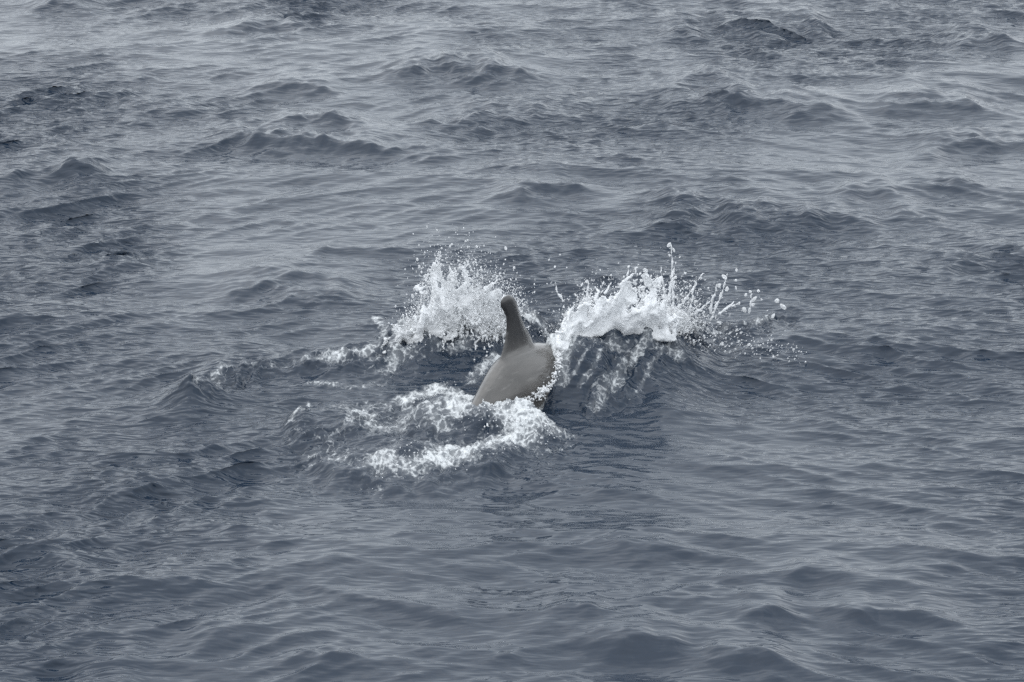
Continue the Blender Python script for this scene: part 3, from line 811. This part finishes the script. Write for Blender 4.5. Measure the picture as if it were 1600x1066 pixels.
# jets that stand above it
jets = [((880, 470), (868, 440)), ((918, 470), (917, 437)), ((978, 455), (982, 418)), ((1045, 470), (1046, 380)), ((1040, 470), (1030, 420)), ((1050, 480), (1058, 405)),
        ((1075, 490), (1090, 440)), ((1115, 490), (1135, 432)), ((1110, 490), (1120, 440)), ((1125, 490), (1150, 470)), ((1135, 480), (1155, 474)), ((1085, 488), (1110, 470)),
        ((1060, 480), (1100, 430)), ((1000, 450), (1020, 442)), ((945, 458), (960, 440)), ((1170, 490), (1178, 458))]
yj = at(990, 500, .28)[1]
def on_plane(u, v, y):
    a, b = (u - 800.0) / F_PX, (533.0 - v) / F_PX
    dy, dz = CP + b * SP, -SP + b * CP
    t = y / dy
    return np.array((t * a, y, CAM_H + t * dz))
PJ, RJ = [], []
for (ua, va), (ub, vb) in jets:
    yy = yj + g.uniform(-.12, .12)
    A_, B_ = on_plane(ua, va, yy), on_plane(ub, vb, yy + g.uniform(-.05, .05))
    k = int(np.linalg.norm(B_ - A_) / .006) + 4
    t = np.linspace(0, 1, k)[:, None]
    bend = np.cumsum(g.normal(size=(k, 3)), axis=0) * .0016
    PJ.append(A_ + (B_ - A_) * t + bend)
    RJ.append((.0095 - .004 * t[:, 0]) * (0.75 + .5 * np.abs(np.sin(t[:, 0] * g.uniform(6, 14) + g.uniform(0, 6)))))
    # ragged beads beside the jet
    q = int(k * .8)
    PJ.append(A_ + (B_ - A_) * g.uniform(0, 1, q)[:, None] + g.normal(size=(q, 3)) * .022); RJ.append(g.uniform(.003, .0075, q))
SH = [sheet([(872, 545), (892, 528), (940, 518), (1000, 518), (1050, 530)], (.10, .20, .29, .32, .32, .27, .12), (-.1, .1, .25, .4), .12, 46000, g, .0078, 2.9, (-1.0, .36)),
      sheet([(880, 520), (940, 510), (1010, 510), (1060, 520)], (.16, .28, .26, .32, .28, .08), (.0, .2, .4), .0, 36000, g, .0072, 7.7, (-.95, .36))]
p = np.concatenate([p] + PJ + [a for a, b in SH]); r = np.concatenate([r] + RJ + [b for a, b in SH])
surfaced('water_splash', p, r, .0056, MAT_SPLASH, kind='stuff', label='white sheet of spray thrown off the bow wave right of the back')
m = 5000
oi = g.integers(0, len(o2), m)
pd = o2[oi] + v2[oi] * g.uniform(.7, 1.5, m)[:, None] + g.normal(size=(m, 3)) * np.array((.05, .06, .035))
m2 = 1100
t2 = g.uniform(0, 1, m2) ** 1.7 * (1 + .12 * g.normal(size=m2))
pr = np.stack([at(1010, 500, .2)[0] + t2 * (at(1215, 500, .1)[0] - at(1010, 500, .2)[0]), yj + g.normal(size=m2) * .12, .14 - .10 * t2 + np.abs(g.normal(size=m2)) * (.15 - .08 * t2)], 1)
pd = np.concatenate([pd, pr]); vd = np.concatenate([v2[oi], np.tile((.1, 0, .1), (m2, 1))])
beads('spray_drops', pd, np.clip(g.lognormal(math.log(.0020), .55, len(pd)), .0010, .009), vd, MAT_DROP, kind='stuff', label='fine drops strewn around and right of the bow wave splash')

# lumps of foam: along the wake, against the body, on the boil
g = np.random.default_rng(13)
def lumps(uvz, n, width, r0, r1, rise=.006):
    q, s = along_line(uvz, n, g, (width, width * 1.8, 0), True)
    q[:, 2] = sea_z(q[:, 0], q[:, 1]) + g.uniform(-.008, rise, n)
    return q, g.uniform(r0, r1, n) * g.uniform(.6, 1, n)
L = [lumps([(735, 632, .12), (790, 640, .1), (835, 655, .08), (855, 668, .06)], 840, .06, 0.0041, 0.0092),
     lumps([(866, 558, .18), (862, 585, .14), (850, 606, .1), (825, 632, .08)], 312, .016, 0.0033, 0.0077, .03),
     lumps([(640, 628, .14), (690, 612, .16), (728, 622, .14)], 504, .04, 0.0033, 0.0077),
     lumps([(590, 722, .05), (640, 722, .05), (700, 722, .05), (760, 700, .05), (810, 690, .05)], 840, .05, 0.0033, 0.0085),
     lumps([(452, 658, .05), (460, 645, .08), (478, 637, .1)], 108, .012, 0.0029, 0.0054),
     lumps([(545, 660, .08), (560, 645, .1), (580, 655, .08)], 168, .03, 0.0029, 0.0069),
     lumps([(735, 600, .15), (755, 572, .18), (778, 556, .2)], 288, .022, 0.0029, 0.0062, .03),
     lumps([(300, 588, .06), (345, 574, .08), (420, 568, .09), (500, 562, .1)], 192, .03, 0.0021, 0.0046),
     lumps([(500, 560, .1), (560, 548, .12), (610, 528, .16), (660, 512, .2)], 504, .035, 0.0025, 0.0062),
     lumps([(1010, 505, .28), (1045, 530, .2), (1060, 560, .06)], 240, .03, 0.0025, 0.0054),
     lumps([(1020, 520, .2), (985, 570, .13), (950, 610, .06), (930, 640, .02)], 216, .03, 0.0021, 0.0046),
     lumps([(1040, 518, .08), (1120, 512, .05), (1215, 500, .02)], 384, .035, 0.0021, 0.0054)]
def flank(n, spread, r0, r1):
    K_ = np.array([(876, 522, 16.36), (875, 545, 16.16), (872, 572, 16.00), (863, 598, 15.90), (845, 616, 15.84), (806, 632, 15.76)])
    t = np.clip(np.where(g.random(n) < .45, g.uniform(0, 5, n), np.where(g.random(n) < .5, g.normal(.9, .7, n), g.normal(3.9, .55, n))), 0, 5)
    kk_ = np.arange(len(K_))
    q = np.array([on_plane(np.interp(a_, kk_, K_[:, 0]), np.interp(a_, kk_, K_[:, 1]), np.interp(a_, kk_, K_[:, 2])) for a_ in t])
    return q + g.normal(size=(n, 3)) * np.array((spread, spread * 1.5, spread)), g.uniform(r0, r1, n)
L.append(flank(900, .013, .003, .009)); L.append(flank(160, .030, .002, .004))
surfaced('sea_foam', np.concatenate([a for a, b in L]), np.concatenate([b for a, b in L]), .0050, MAT_SPLASH, kind='stuff', label='lumpy white foam along the wake and around the body')

# the largest drops, one by one
def drop_mesh(seed):
    gg = np.random.default_rng(seed)
    bm = bmesh.new(); bmesh.ops.create_icosphere(bm, subdivisions=2, radius=1)
    k = gg.normal(size=(3, 3)) * 1.5
    for v in bm.verts:
        c = np.array(v.co)
        v.co = c * (1 + .16 * math.sin(float(k[0] @ c) + 1) + .12 * math.sin(float(k[1] @ c)))
    me = bpy.data.meshes.new('water_drop'); bm.to_mesh(me); bm.free()
    me.polygons.foreach_set('use_smooth', np.ones(len(me.polygons), bool))
    me.materials.append(MAT_DROP)
    return me
DM = [drop_mesh(k) for k in range(5)]
big = [(1045, 383, 3.4), (1053, 391, 2.6), (1046, 399, 2.6), (1062, 402, 2.0), (917, 440, 3.6), (982, 417, 2.8), (1095, 435, 3.2), (1071, 427, 2.2), (1151, 422, 3.4), (1150, 438, 2.6),
       (1002, 439, 3.4), (1028, 436, 2.8), (1132, 433, 4.2), (1124, 446, 4.6), (1136, 452, 3.8), (1172, 456, 3.2), (1185, 455, 3.0), (1178, 468, 4.4), (1177, 476, 4.0), (1214, 470, 4.4), (1224, 480, 4.8),
       (1208, 494, 4.0), (1163, 484, 4.2), (1155, 474, 3.2), (1190, 468, 2.2), (1165, 461, 2.4), (1150, 450, 2.4), (875, 398, 1.8), (858, 406, 2.0), (867, 417, 2.2), (938, 422, 1.8),
       (645, 463, 3.0), (658, 470, 3.2), (675, 466, 3.0), (672, 480, 2.6), (690, 388, 2.0), (745, 386, 2.4), (790, 388, 2.6), (720, 392, 2.0), (653, 482, 2.2)]
for k, (u, v, rp) in enumerate(big):
    o = bpy.data.objects.new('water_drop', DM[k % 5])
    COL.objects.link(o)
    leftside = u < 840
    o.location = on_plane(u, v, (at(740, 505, .24)[1] if leftside else yj) + g.uniform(-.06, .06))
    rr = rp * .0028
    o.scale = (rr * g.uniform(.65, 1.1), rr, rr * g.uniform(.8, 1.8)); o.rotation_euler = tuple(g.uniform(-.9, .9, 3))
    o['label'] = 'round water drop in the air beside the plume behind the fin' if leftside else 'round water drop in the air above or right of the bow wave splash'
    o['label'] = {(1045, 383): 'topmost drop of all, above the tall spike of the right-hand splash', (917, 440): 'lone drop over the spray just right of the fin',
                  (1224, 480): 'rightmost drop, at the far end of the bow wave spray', (982, 417): 'drop on the tip of the thin jet left of the tall spike',
                  (645, 463): 'leftmost drop, low in the air left of the white plume'}.get((u, v), o['label'])
    o['category'] = 'water drop'
    o['group'] = 'drops flung from the plume behind the fin' if leftside else 'drops flung from the bow wave splash'
